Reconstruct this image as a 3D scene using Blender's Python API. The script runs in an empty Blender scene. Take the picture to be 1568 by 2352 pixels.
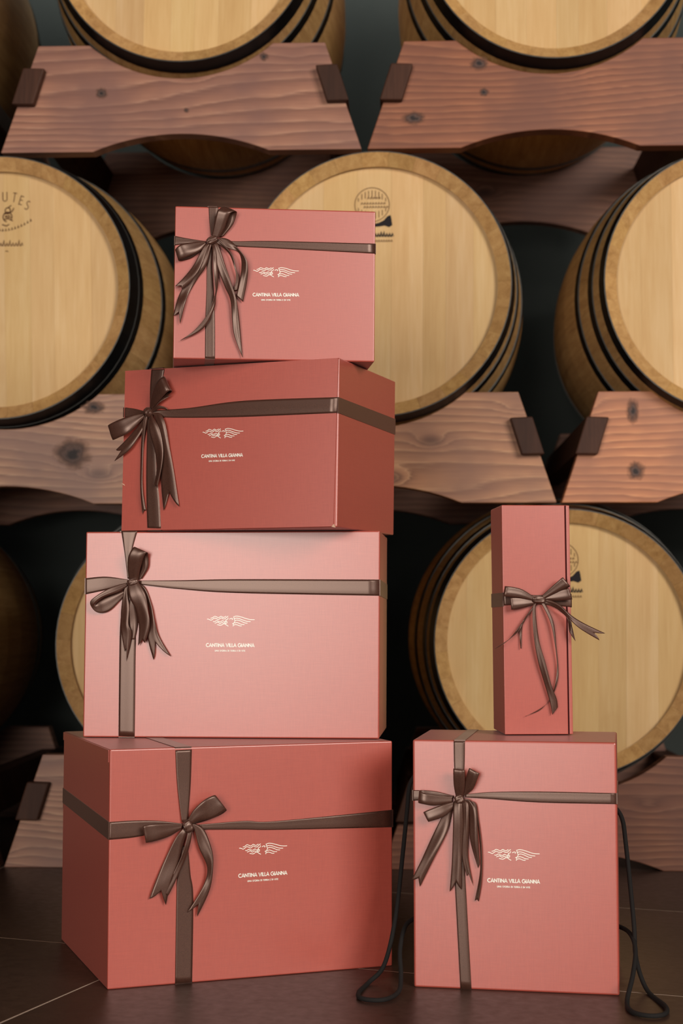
import bpy, bmesh, math, random
from mathutils import Vector, Matrix
random.seed(7)
PI = math.pi
scene = bpy.context.scene
COL = scene.collection

# ------------------------------------------------------------------ camera, world, lights, exposure
cam_data = bpy.data.cameras.new('camera')
cam = bpy.data.objects.new('camera', cam_data)
COL.objects.link(cam)
cam.location = (0.0, 0.0, 0.55366)
cam.rotation_euler = (PI / 2 + 0.0635807, 0.0, 0.0)
cam_data.sensor_fit = 'VERTICAL'
cam_data.sensor_height = 36.0
cam_data.sensor_width = 24.0
cam_data.lens = 36.0 * 3602.737 / 2352.0
cam_data.clip_start = 0.05
cam_data.dof.use_dof = True
cam_data.dof.focus_distance = 2.46
cam_data.dof.aperture_fstop = 4.5
scene.camera = cam

world = bpy.data.worlds.new('world')
scene.world = world
world.use_nodes = True
wbg = world.node_tree.nodes['Background']
wbg.inputs['Color'].default_value = (0.55, 0.75, 1.0, 1)
wbg.inputs['Strength'].default_value = 0.006


def area_light(name, loc, target, sx, sy, power, color):
    d = bpy.data.lights.new(name, 'AREA')
    d.shape = 'RECTANGLE'
    d.size, d.size_y = sx, sy
    d.energy = power
    d.color = color
    o = bpy.data.objects.new(name, d)
    o.location = loc
    o.rotation_euler = (Vector(target) - Vector(loc)).to_track_quat('-Z', 'Y').to_euler()
    COL.objects.link(o)
    return o


area_light('left_window_light', (-1.45, -2.35, 1.05), (0.0, 2.6, 0.9), 2.0, 1.7, 150, (1.0, 0.93, 0.84))
area_light('right_window_light', (2.7, -1.4, 2.3), (0.0, 2.6, 0.9), 2.4, 1.8, 200, (1.0, 0.93, 0.84))
area_light('wall_wash_light', (0.3, 4.46, 2.85), (0.3, 4.72, 2.2), 3.2, 0.10, 13, (0.95, 1.0, 0.95))

scene.view_settings.view_transform = 'Standard'
scene.view_settings.look = 'None'
scene.view_settings.gamma = 1.0
scene.view_settings.use_curve_mapping = False
scene.view_settings.exposure = 0.0


# ------------------------------------------------------------------ helpers
def lin(r, g, b):
    f = lambda c: (c / 255 / 12.92) if c / 255 <= 0.04045 else ((c / 255 + 0.055) / 1.055) ** 2.4
    return (f(r), f(g), f(b), 1.0)


def link_obj(name, mesh, mat=None, parent=None):
    o = bpy.data.objects.new(name, mesh)
    COL.objects.link(o)
    if mat is not None and len(mesh.materials) == 0:
        mesh.materials.append(mat)
    if parent is not None:
        o.parent = parent
    return o


def mesh_py(name, verts, faces, smooth=False):
    me = bpy.data.meshes.new(name)
    me.from_pydata([tuple(v) for v in verts], [], faces)
    me.validate()
    me.update()
    if smooth:
        for p in me.polygons:
            p.use_smooth = True
    return me


def bm_mesh(name, bm, smooth=False):
    me = bpy.data.meshes.new(name)
    bmesh.ops.recalc_face_normals(bm, faces=bm.faces[:])
    bm.to_mesh(me)
    bm.free()
    if smooth:
        for p in me.polygons:
            p.use_smooth = True
    return me


def box_bm(x0, x1, y0, y1, z0, z1, bev=0.0, seg=2):
    bm = bmesh.new()
    bmesh.ops.create_cube(bm, size=1.0)
    for v in bm.verts:
        v.co = Vector((x0 + (v.co.x + .5) * (x1 - x0), y0 + (v.co.y + .5) * (y1 - y0), z0 + (v.co.z + .5) * (z1 - z0)))
    if bev > 0:
        bmesh.ops.bevel(bm, geom=bm.edges[:] + bm.verts[:], offset=bev, segments=seg, profile=0.5, affect='EDGES')
    return bm


def prism(poly, y0, y1):
    """poly: list of (x, z); extruded along y"""
    n = len(poly)
    v = [(x, y0, z) for x, z in poly] + [(x, y1, z) for x, z in poly]
    f = [list(range(n)), list(range(2 * n - 1, n - 1, -1))]
    for i in range(n):
        j = (i + 1) % n
        f.append([i, i + n, j + n, j])
    return v, f


def thing(name, label, cat, loc=(0, 0, 0), rotz=0.0, group=None):
    o = bpy.data.objects.new(name, None)
    o.empty_display_size = 0.05
    COL.objects.link(o)
    o.location = loc
    o.rotation_euler = (0, 0, rotz)
    o['label'] = label
    o['category'] = cat
    if group:
        o['group'] = group
    return o


def tube(name, pts, r, sides=10):
    """smooth rope through pts"""
    P = [Vector(p) for p in pts]
    path = []
    for i in range(len(P) - 1):
        p0, p1, p2, p3 = P[max(i - 1, 0)], P[i], P[i + 1], P[min(i + 2, len(P) - 1)]
        for k in range(8):
            t = k / 8
            path.append(0.5 * ((2 * p1) + (p2 - p0) * t + (2 * p0 - 5 * p1 + 4 * p2 - p3) * t * t + (3 * p1 - p0 - 3 * p2 + p3) * t ** 3))
    path.append(P[-1])
    verts, faces = [], []
    up = Vector((0.3, 1, 0.1)).normalized()
    for i, p in enumerate(path):
        t = (path[min(i + 1, len(path) - 1)] - path[max(i - 1, 0)]).normalized()
        a = t.cross(up).normalized()
        b = t.cross(a).normalized()
        up = (-b) if (-b).dot(up) > 0 else b
        for s in range(sides):
            an = 2 * PI * s / sides
            verts.append(p + a * math.cos(an) * r + up * math.sin(an) * r)
    for i in range(len(path) - 1):
        for s in range(sides):
            q = (s + 1) % sides
            faces.append([i * sides + s, i * sides + q, (i + 1) * sides + q, (i + 1) * sides + s])
    faces.append(list(range(sides)))
    faces.append([(len(path) - 1) * sides + s for s in range(sides)])
    return mesh_py(name, verts, faces, True)


# ------------------------------------------------------------------ materials
class NT:
    def __init__(self, name):
        self.m = bpy.data.materials.new(name)
        self.m.use_nodes = True
        self.t = self.m.node_tree
        self.b = self.t.nodes['Principled BSDF']

    def n(self, typ, **kw):
        nd = self.t.nodes.new(typ)
        for k, v in kw.items():
            if k.startswith('i_'):
                key = k[2:].replace('_', ' ')
                nd.inputs[key].default_value = v
            else:
                setattr(nd, k, v)
        return nd

    def l(self, a, b):
        self.t.links.new(a, b)

    def math(self, op, a, b=None, c=None):
        nd = self.n('ShaderNodeMath', operation=op)
        for i, x in enumerate((a, b, c)):
            if x is None:
                continue
            if isinstance(x, (int, float)):
                nd.inputs[i].default_value = x
            else:
                self.l(x, nd.inputs[i])
        return nd.outputs[0]

    def mix(self, fac, a, b, blend='MIX'):
        nd = self.n('ShaderNodeMix', data_type='RGBA', blend_type=blend)
        for sock, x in ((nd.inputs['Factor'], fac), (nd.inputs['A'], a), (nd.inputs['B'], b)):
            if isinstance(x, (int, float)):
                sock.default_value = x
            elif isinstance(x, tuple):
                sock.default_value = x
            else:
                self.l(x, sock)
        return nd.outputs['Result']

    def coords(self, scale, offset_random=0.0, kind='Object'):
        tc = self.n('ShaderNodeTexCoord')
        mp = self.n('ShaderNodeMapping')
        mp.inputs['Scale'].default_value = scale
        self.l(tc.outputs[kind], mp.inputs['Vector'])
        out = mp.outputs['Vector']
        if offset_random:
            oi = self.n('ShaderNodeObjectInfo')
            mu = self.n('ShaderNodeVectorMath', operation='SCALE')
            mu.inputs[0].default_value = (7.3, 3.1, 5.7)
            self.l(self.math('MULTIPLY', oi.outputs['Random'], offset_random), mu.inputs['Scale'])
            ad = self.n('ShaderNodeVectorMath', operation='ADD')
            self.l(out, ad.inputs[0])
            self.l(mu.outputs[0], ad.inputs[1])
            out = ad.outputs[0]
        return out

    def noise(self, vec, scale=1.0, detail=3.0, rough=0.5, dist=0.0):
        nd = self.n('ShaderNodeTexNoise')
        nd.inputs['Scale'].default_value = scale
        nd.inputs['Detail'].default_value = detail
        nd.inputs['Roughness'].default_value = rough
        nd.inputs['Distortion'].default_value = dist
        self.l(vec, nd.inputs['Vector'])
        return nd.outputs['Fac']

    def ramp(self, fac, stops):
        nd = self.n('ShaderNodeValToRGB')
        cr = nd.color_ramp
        while len(cr.elements) > len(stops):
            cr.elements.remove(cr.elements[-1])
        while len(cr.elements) < len(stops):
            cr.elements.new(0.5)
        for e, (p, c) in zip(cr.elements, stops):
            e.position = p
            e.color = c
        self.l(fac, nd.inputs['Fac'])
        return nd.outputs['Color']

    def objcol(self):
        return self.n('ShaderNodeObjectInfo').outputs['Color']

    def bump(self, height, strength, distance):
        nd = self.n('ShaderNodeBump')
        nd.inputs['Strength'].default_value = strength
        nd.inputs['Distance'].default_value = distance
        self.l(height, nd.inputs['Height'])
        self.l(nd.outputs['Normal'], self.b.inputs['Normal'])

    def set(self, **kw):
        for k, v in kw.items():
            self.b.inputs[k.replace('_', ' ')].default_value = v


def g(v):
    return (v, v, v, 1.0)


def mat_cardboard():
    m = NT('coral_linen_cardboard')
    vx = m.noise(m.coords((1500, 1500, 50)), 1, 2)
    vz = m.noise(m.coords((50, 50, 1500)), 1, 2)
    weave = m.math('ADD', m.math('MULTIPLY', vx, 0.5), m.math('MULTIPLY', vz, 0.5))
    blot = m.noise(m.coords((5, 5, 5), 3.0), 1, 3)
    c = m.ramp(weave, [(0.30, lin(161, 67, 54)), (0.70, lin(177, 78, 62))])
    c = m.mix(m.math('MULTIPLY', blot, 0.25), c, lin(158, 62, 52))
    m.l(c, m.b.inputs['Base Color'])
    m.set(Roughness=0.38, IOR=1.53, Specular_IOR_Level=0.95, Sheen_Weight=0.06, Sheen_Roughness=0.4)
    m.bump(weave, 0.10, 0.0004)
    return m.m


def mat_ribbon(name, dark=lin(54, 31, 24), light=lin(78, 48, 38), rough=0.36):
    m = NT(name)
    fib = m.noise(m.coords((1200, 1200, 1200)), 1, 1)
    c = m.ramp(fib, [(0.3, dark), (0.7, light)])
    m.l(c, m.b.inputs['Base Color'])
    m.set(Roughness=rough, Specular_IOR_Level=0.85, Specular_Tint=(1.0, 0.74, 0.64, 1), Sheen_Weight=0.2, Sheen_Roughness=0.35, Sheen_Tint=(0.75, 0.55, 0.5, 1))
    m.bump(fib, 0.08, 0.0003)
    return m.m


def mat_plain(name, col, rough=0.5, spec=0.5, metal=0.0):
    m = NT(name)
    nz = m.noise(m.coords((60, 60, 60)), 1, 3)
    c = m.mix(m.math('MULTIPLY', nz, 0.3), col, (col[0] * .7, col[1] * .7, col[2] * .7, 1))
    m.l(c, m.b.inputs['Base Color'])
    m.set(Roughness=rough, Specular_IOR_Level=spec, Metallic=metal)
    return m.m


def mat_oak(name, axis, c0, c1, c2):
    """oak with long fine grain along the given local axis, tone scaled by the object's own colour"""
    m = NT(name)
    s = {'y': ((55, 3, 55), (420, 9, 420)), 'z': ((14, 14, 1.6), (170, 170, 9))}[axis]
    a = m.noise(m.coords(s[0], 40.0), 1, 4, 0.6, 0.6)
    b = m.noise(m.coords(s[1], 40.0), 1, 2, 0.6)
    f = m.math('ADD', m.math('MULTIPLY', a, 0.65), m.math('MULTIPLY', b, 0.35))
    c = m.ramp(f, [(0.25, c0), (0.5, c1), (0.75, c2)])
    spot = m.noise(m.coords((16, 16, 10), 40.0), 1, 3, 0.6)
    c = m.mix(m.ramp(spot, [(0.62, g(0.0)), (0.78, g(0.35))]), c, c0)
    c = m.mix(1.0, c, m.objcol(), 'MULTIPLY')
    m.l(c, m.b.inputs['Base Color'])
    m.set(Roughness=0.6, Specular_IOR_Level=0.22)
    m.bump(f, 0.12, 0.001)
    return m.m


def mat_rail():
    m = NT('stained_pine')
    co = m.coords((1, 1, 1), 3.0)
    sx = m.n('ShaderNodeSeparateXYZ')
    m.l(co, sx.inputs[0])
    warp = m.noise(m.coords((0.9, 0.9, 4.2), 3.0), 1, 2, 0.4)
    warp2 = m.noise(m.coords((5, 5, 34), 3.0), 1, 2, 0.5)
    vor = m.n('ShaderNodeTexVoronoi', feature='F1')
    vor.inputs['Scale'].default_value = 1.0
    m.l(m.coords((4.2, 4.2, 9.0), 3.0), vor.inputs['Vector'])
    d = vor.outputs['Distance']
    knot = m.math('POWER', 2.718, m.math('MULTIPLY', m.math('MULTIPLY', d, d), -38.0))
    f = m.math('MULTIPLY', sx.outputs['Z'], 52.0)
    f = m.math('ADD', f, m.math('MULTIPLY', warp, 9.0))
    f = m.math('ADD', f, m.math('MULTIPLY', warp2, 0.55))
    f = m.math('ADD', f, m.math('MULTIPLY', knot, 2.2))
    s = m.math('FRACT', f)
    fib = m.noise(m.coords((12, 12, 420), 3.0), 1, 2)
    v = m.math('ADD', m.math('MULTIPLY', s, 0.62), m.math('MULTIPLY', fib, 0.38))
    c = m.ramp(v, [(0.10, lin(190, 148, 120)), (0.24, lin(164, 118, 94)), (0.50, lin(148, 103, 82)), (0.72, lin(124, 84, 67)), (0.84, lin(176, 132, 106))])
    blot = m.noise(m.coords((6, 6, 8), 3.0), 1, 3)
    c = m.mix(m.ramp(blot, [(0.35, g(0.0)), (0.65, g(0.7))]), c, lin(118, 84, 76))
    kc = m.ramp(d, [(0.045, g(0.8)), (0.16, g(0.0))])
    c = m.mix(kc, c, lin(70, 44, 40))
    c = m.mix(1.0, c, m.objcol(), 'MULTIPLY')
    m.l(c, m.b.inputs['Base Color'])
    m.set(Roughness=0.5, Specular_IOR_Level=0.4)
    m.bump(v, 0.05, 0.001)
    return m.m


def mat_knot():
    m = NT('pine_knot')
    tc = m.n('ShaderNodeTexCoord')
    ln = m.n('ShaderNodeVectorMath', operation='LENGTH')
    mp = m.n('ShaderNodeMapping')
    mp.inputs['Scale'].default_value = (1, 0, 1)
    m.l(tc.outputs['Object'], mp.inputs['Vector'])
    m.l(mp.outputs['Vector'], ln.inputs[0])
    nz = m.noise(m.coords((2.5, 2.5, 2.5), 9.0), 1, 3, 0.6)
    r = m.math('ADD', ln.outputs['Value'], m.math('MULTIPLY', m.math('SUBTRACT', nz, 0.5), 0.7))
    c = m.ramp(r, [(0.15, lin(44, 36, 36)), (0.32, lin(104, 80, 72)), (0.45, lin(70, 52, 48)), (0.7, lin(128, 92, 74))])
    m.l(c, m.b.inputs['Base Color'])
    a = m.ramp(r, [(0.25, g(0.9)), (0.5, g(0.55)), (0.85, g(0.0))])
    m.l(a, m.b.inputs['Alpha'])
    m.set(Roughness=0.6, Specular_IOR_Level=0.3)
    return m.m


def mat_tile():
    m = NT('dark_brown_tile')
    a = m.noise(m.coords((3, 3, 3), 3.0), 1, 4, 0.6)
    b = m.noise(m.coords((60, 60, 60), 3.0), 1, 3, 0.6)
    f = m.math('ADD', m.math('MULTIPLY', a, 0.7), m.math('MULTIPLY', b, 0.3))
    c = m.ramp(f, [(0.3, lin(46, 31, 25)), (0.7, lin(66, 46, 37))])
    m.l(c, m.b.inputs['Base Color'])
    r = m.ramp(b, [(0.3, g(0.36)), (0.7, g(0.46))])
    m.l(r, m.b.inputs['Roughness'])
    m.set(Specular_IOR_Level=0.45)
    m.bump(b, 0.05, 0.001)
    return m.m


def mat_wall():
    m = NT('grey_plaster')
    a = m.noise(m.coords((2, 2, 2)), 1, 5, 0.6)
    c = m.ramp(a, [(0.3, lin(50, 55, 53)), (0.7, lin(58, 63, 60))])
    m.l(c, m.b.inputs['Base Color'])
    m.set(Roughness=0.85)
    m.bump(m.noise(m.coords((90, 90, 90)), 1, 3), 0.2, 0.002)
    return m.m


def mat_hoop():
    m = NT('black_steel_hoop')
    a = m.noise(m.coords((12, 12, 12), 3.0), 1, 4, 0.6)
    c = m.ramp(a, [(0.4, (0.002, 0.0025, 0.003, 1)), (0.75, (0.005, 0.006, 0.007, 1))])
    m.l(c, m.b.inputs['Base Color'])
    m.set(Roughness=0.45, Specular_IOR_Level=0.22)
    return m.m


M_CARD = mat_cardboard()
M_RIB = mat_ribbon('brown_satin_ribbon')
M_PRINT = mat_plain('cream_foil_print', (0.93, 0.88, 0.78, 1), 0.35, 0.6)
M_EDGE = mat_plain('raw_card_edge', lin(205, 165, 140), 0.7)
M_CORD = mat_plain('dark_cotton_cord', lin(30, 27, 26), 0.85, 0.2)
M_HEAD = mat_oak('oak_head_board', 'z', lin(198, 158, 106), lin(211, 175, 124), lin(222, 191, 145))
M_STAVE = mat_oak('oak_stave', 'y', lin(152, 112, 68), lin(186, 145, 94), lin(208, 170, 116))
M_HOOP = mat_hoop()
M_STEEL = mat_plain('galvanised_rim', lin(74, 73, 70), 0.5, 0.4, 0.6)
M_RAIL = mat_rail()
M_KNOT = mat_knot()
M_TENON = mat_oak('dark_stained_block', 'z', lin(48, 28, 20), lin(64, 38, 27), lin(84, 52, 38))
M_TILE = mat_tile()
M_GROUT = mat_plain('pale_grout', lin(205, 182, 162), 0.8)
M_WALL = mat_wall()
M_INK = mat_plain('brown_branding_ink', lin(96, 64, 44), 0.8, 0.1)
M_INK2 = mat_plain('dark_branding_ink', lin(44, 40, 42), 0.8, 0.1)

# ------------------------------------------------------------------ the setting
FLOOR_W, FLOOR_Y0, FLOOR_Y1 = 4.2, -4.0, 5.7
floor = link_obj('floor', bm_mesh('floor', box_bm(-FLOOR_W, FLOOR_W, FLOOR_Y0, FLOOR_Y1, -0.06, -0.0004)), M_GROUT)
floor['kind'] = 'structure'
TA = math.atan2(-0.382, 1.0)                      # direction of the long joints
ldir, ndir = Vector((math.cos(TA), math.sin(TA), 0)), Vector((-math.sin(TA), math.cos(TA), 0))
TW, TD = 1.294, 0.647
tile_me = bm_mesh('tile', box_bm(-TW / 2 + .0017, TW / 2 - .0017, -TD / 2 + .0017, TD / 2 - .0017, -0.008, 0.0, 0.0003, 1))
tile_me.materials.append(M_TILE)
for r in range(-8, 5):
    p = 2.327 + TD * (r + .5)
    off = -1.2 if r % 2 else -1.27 + TW / 2
    for k in range(-6, 7):
        t = off + TW * (k + .5)
        c = ldir * t + ndir * p
        if abs(c.x) < FLOOR_W - .75 and FLOOR_Y0 + .75 < c.y < FLOOR_Y1 - .75:
            o = link_obj('tile', tile_me, None, floor)
            o.location = c
            o.rotation_euler = (0, 0, TA)

WY = -0.0382905                                   # the racks stand at a slight angle to the view
OX, OY = -0.74724, 3.40624
UV, NV = Vector((math.cos(WY), math.sin(WY), 0)), Vector((-math.sin(WY), math.cos(WY), 0))


def wall_pt(u, n, z=0.0):
    return Vector((OX, OY, 0)) + UV * u + NV * n + Vector((0, 0, z))


wb = link_obj('wall_back', bm_mesh('wall_back', box_bm(-3.2, 3.2, 0.0, 0.12, 0.0, 3.6)), M_WALL)
wb['kind'] = 'structure'
wb.location = wall_pt(0.8, 1.27)
wb.rotation_euler = (0, 0, WY)

# ------------------------------------------------------------------ oak barrels
BL, BE, BB, NST = 0.95, 0.290, 0.346, 30


def prof(y):
    q = (y - BL / 2) / (BL / 2)
    return BE + (BB - BE) * (1 - q * q)


def stave_mesh():
    half = PI / NST - 0.0004
    ys = [0.0, 0.05, 0.14, 0.25, 0.36, 0.475, 0.59, 0.70, 0.81, 0.89, BL]
    verts, faces, row = [], [], 8
    for i, y in enumerate(ys):
        ro = prof(y)
        ri = ro - 0.027
        yi = 0.021 if i == 0 else (BL - 0.021 if i == len(ys) - 1 else y)
        for a in range(4):
            an = -half + 2 * half * a / 3
            verts.append((ro * math.sin(an), y, ro * math.cos(an)))
        for a in range(4):
            an = half - 2 * half * a / 3
            verts.append((ri * math.sin(an), yi, ri * math.cos(an)))
    for i in range(len(ys) - 1):
        for a in range(row):
            b = (a + 1) % row
            faces.append([i * row + a, i * row + b, (i + 1) * row + b, (i + 1) * row + a])
    for i in (0, len(ys) - 1):
        for a in range(3):
            faces.append([i * row + a, i * row + a + 1, i * row + 6 - a, i * row + 7 - a])
    bm = bmesh.new()
    vs = [bm.verts.new(v) for v in verts]
    for f in faces:
        bm.faces.new([vs[k] for k in f])
    me = bm_mesh('stave', bm)
    me.materials.append(M_STAVE)
    return me


def hoop_mesh(y0, y1, th=0.0022, seg=72):
    verts, faces = [], []
    for k in range(seg):
        an = 2 * PI * k / seg
        for (y, dr) in ((y0, -0.001), (y0, th), (y1, th), (y1, -0.001)):
            r = prof(y) + dr
            verts.append((r * math.sin(an), y, r * math.cos(an)))
    for k in range(seg):
        q = (k + 1) % seg
        for a in range(4):
            b = (a + 1) % 4
            faces.append([k * 4 + a, q * 4 + a, q * 4 + b, k * 4 + b])
    bm = bmesh.new()
    vs = [bm.verts.new(v) for v in verts]
    for f in faces:
        bm.faces.new([vs[k] for k in f])
    me = bm_mesh('hoop', bm)
    me.materials.append(M_HOOP)
    me.materials.append(M_STEEL)
    for p in me.polygons:
        if abs(p.normal.y) > 0.8:
            p.material_index = 1            # the bare cut edge of the steel band
    return me


STAVE = stave_mesh()
HOOP_SETS = []
for spans in (((0.001, 0.046), (0.085, 0.115), (0.205, 0.235)), ((0.001, 0.050), (0.054, 0.080), (0.215, 0.245)), ((0.001, 0.033), (0.080, 0.110), (0.190, 0.222))):
    HOOP_SETS.append([hoop_mesh(a, b) for a, b in spans] + [hoop_mesh(BL - b, BL - a) for a, b in spans])
RH, YH = 0.2675, 0.033


def head_boards(seams):
    """vertical boards clipped to the round head; each a slab with its own outline"""
    out = []
    xs = [-RH] + seams + [RH]
    for x0, x1 in zip(xs[:-1], xs[1:]):
        a, b = x0 + 0.0001, x1 - 0.0001
        top = []
        for k in range(9):
            x = a + (b - a) * k / 8
            x = max(-RH + 1e-4, min(RH - 1e-4, x))
            top.append((x, math.sqrt(RH * RH - x * x)))
        poly = top + [(x, -z) for x, z in reversed(top)]
        v, f = prism(poly, YH + 0.0003 * (len(out) % 2), YH + 0.02)
        out.append(mesh_py('head_board', v, f))
    return out


def back_head():
    poly = [(RH * math.cos(2 * PI * k / 48), RH * math.sin(2 * PI * k / 48)) for k in range(48)]
    v, f = prism(poly, BL - YH - 0.02, BL - YH)
    me = mesh_py('back_head', v, f)
    me.materials.append(M_STAVE)
    return me


BACK = back_head()


def stroke_faces(poly, w, verts, faces, y):
    """flat ribbon of width w along a 2D polyline, in the x-z plane at depth y"""
    n = len(poly)
    base = len(verts)
    for i, (x, z) in enumerate(poly):
        ax, az = poly[max(i - 1, 0)]
        bx_, bz = poly[min(i + 1, n - 1)]
        dx, dz = bx_ - ax, bz - az
        L = math.hypot(dx, dz) or 1.0
        nx, nz = -dz / L * w / 2, dx / L * w / 2
        if 0 < i < n - 1:                     # widen at the corner so that the stroke keeps its width
            l1 = math.hypot(x - ax, z - az) or 1
            l2 = math.hypot(bx_ - x, bz - z) or 1
            cosb = ((x - ax) * (bx_ - x) + (z - az) * (bz - z)) / (l1 * l2)
            k = 1 / max(0.55, math.sqrt(max(0.0, (1 + cosb) / 2)))
            nx, nz = nx * k, nz * k
        verts.append((x + nx, y, z + nz))
        verts.append((x - nx, y, z - nz))
    for i in range(n - 1):
        a = base + 2 * i
        faces.append([a, a + 1, a + 3, a + 2])


def arc(cx, cy, rx, ry, a0, a1, n=10):
    return [(cx + rx * math.cos(math.radians(a0 + (a1 - a0) * i / n)), cy + ry * math.sin(math.radians(a0 + (a1 - a0) * i / n))) for i in range(n + 1)]


GLYPH = {                                     # geometric capitals, height 1: advance width and strokes
    'A': (0.86, [[(0.02, 0), (0.43, 0.97), (0.84, 0)], [(0.19, 0.3), (0.67, 0.3)]]),
    'C': (0.92, [arc(0.54, 0.5, 0.46, 0.46, 48, 312, 14)]),
    'D': (0.82, [[(0.1, 0), (0.1, 1)], [(0.1, 0.93), (0.3, 0.93)] + arc(0.3, 0.5, 0.44, 0.43, 90, -90, 10) + [(0.1, 0.07)]]),
    'E': (0.60, [[(0.1, 0), (0.1, 1)], [(0.1, 0.93), (0.54, 0.93)], [(0.1, 0.52), (0.5, 0.52)], [(0.1, 0.07), (0.54, 0.07)]]),
    'G': (1.02, [arc(0.54, 0.5, 0.46, 0.46, 48, 360, 16) + [(0.62, 0.5)]]),
    'I': (0.26, [[(0.13, 0), (0.13, 1)]]),
    'L': (0.52, [[(0.1, 1), (0.1, 0.0)], [(0.1, 0.07), (0.5, 0.07)]]),
    'N': (0.90, [[(0.1, 0), (0.1, 0.97)], [(0.1, 0.95), (0.8, 0.05)], [(0.8, 0.03), (0.8, 1)]]),
    'O': (1.06, [arc(0.53, 0.5, 0.46, 0.46, 0, 360, 18)]),
    'R': (0.66, [[(0.1, 0), (0.1, 1)], [(0.1, 0.93), (0.32, 0.93)] + arc(0.32, 0.7, 0.23, 0.23, 90, -90, 8) + [(0.1, 0.47)], [(0.3, 0.47), (0.62, 0)]]),
    'S': (0.60, [arc(0.3, 0.73, 0.21, 0.21, 40, 200, 8) + [(0.2, 0.57), (0.4, 0.46)] + arc(0.3, 0.27, 0.23, 0.22, 30, -150, 8)]),
    'T': (0.62, [[(0.31, 0), (0.31, 1)], [(0.02, 0.93), (0.60, 0.93)]]),
    'U': (0.78, [[(0.1, 1)] + arc(0.39, 0.33, 0.29, 0.28, 180, 360, 10) + [(0.68, 1)]]),
    'V': (0.82, [[(0.02, 1), (0.41, 0.03), (0.80, 1)]]),
    ' ': (0.34, []),
}


def word_strokes(text, width, height, gap=0.10):
    """strokes of a line of capitals, centred on x = 0, baseline z = 0, fitted to the given width"""
    adv, pen = [], 0.0
    for ch in text:
        adv.append(pen)
        pen += GLYPH[ch][0] + gap
    pen -= gap
    sx = width / pen
    out = []
    for ch, x0 in zip(text, adv):
        for s in GLYPH[ch][1]:
            out.append([((x + x0) * sx - width / 2, z * height) for x, z in s])
    return out


def print_mesh(name, strokes, w, y):
    v, f = [], []
    for s in strokes:
        stroke_faces(s, w, v, f, y)
    return mesh_py(name, v, f)


def head_stamp_ring():
    """round branding with bars, a hill shape and two lines of script below"""
    thin, dark = [], []
    thin.append(arc(-0.0116, 0.1815, 0.038, 0.038, -30, 330, 40))
    for k in range(-4, 5):
        x = -0.0116 + 0.0075 * k
        hh = math.sqrt(max(0.0, 0.034 ** 2 - (0.0075 * k) ** 2))
        thin.append([(x, 0.1815 + hh * 0.95), (x, 0.1815 + hh * 0.45)])
        thin.append([(x, 0.1815 - hh * 0.45), (x, 0.1815 - hh * 0.95)])
    for zz, a, b in ((0.196, -0.022, 0.004), (0.184, -0.036, 0.018), (0.176, -0.03, 0.02)):
        x = a
        while x < b:
            thin.append([(x, zz - 0.002), (x + 0.0025, zz + 0.002), (x + 0.0045, zz - 0.001)])
            x += 0.0062
    hill = [(-0.016, 0.1345), (-0.006, 0.139), (0.004, 0.1415), (0.014, 0.1465), (0.0225, 0.156), (0.029, 0.158), (0.031, 0.150), (0.033, 0.1355), (0.026, 0.131), (0.016, 0.1345), (0.004, 0.1325), (-0.008, 0.132)]
    x = -0.05
    script = []
    while x < 0.031:
        script += [(x, 0.110), (x + 0.003, 0.121 if int(x * 1000) % 3 else 0.117), (x + 0.0045, 0.1105)]
        x += 0.0062
    dark.append(script)
    x, small = -0.048, []
    while x < 0.032:
        small.append([(x, 0.0985), (x + 0.0022, 0.1025), (x + 0.004, 0.0985)])
        x += 0.0055
    a = print_mesh('brand_ring', thin, 0.0016, YH - 0.0004)
    v, f = [], []
    for s in dark:
        stroke_faces(s, 0.0026, v, f, YH - 0.0004)
    b0 = len(v)
    v += [(x, YH - 0.0004, z) for x, z in hill]
    f.append(list(range(b0, b0 + len(hill))))
    return a, mesh_py('brand_script', v, f), print_mesh('brand_small_line', small, 0.0016, YH - 0.0004)


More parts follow.
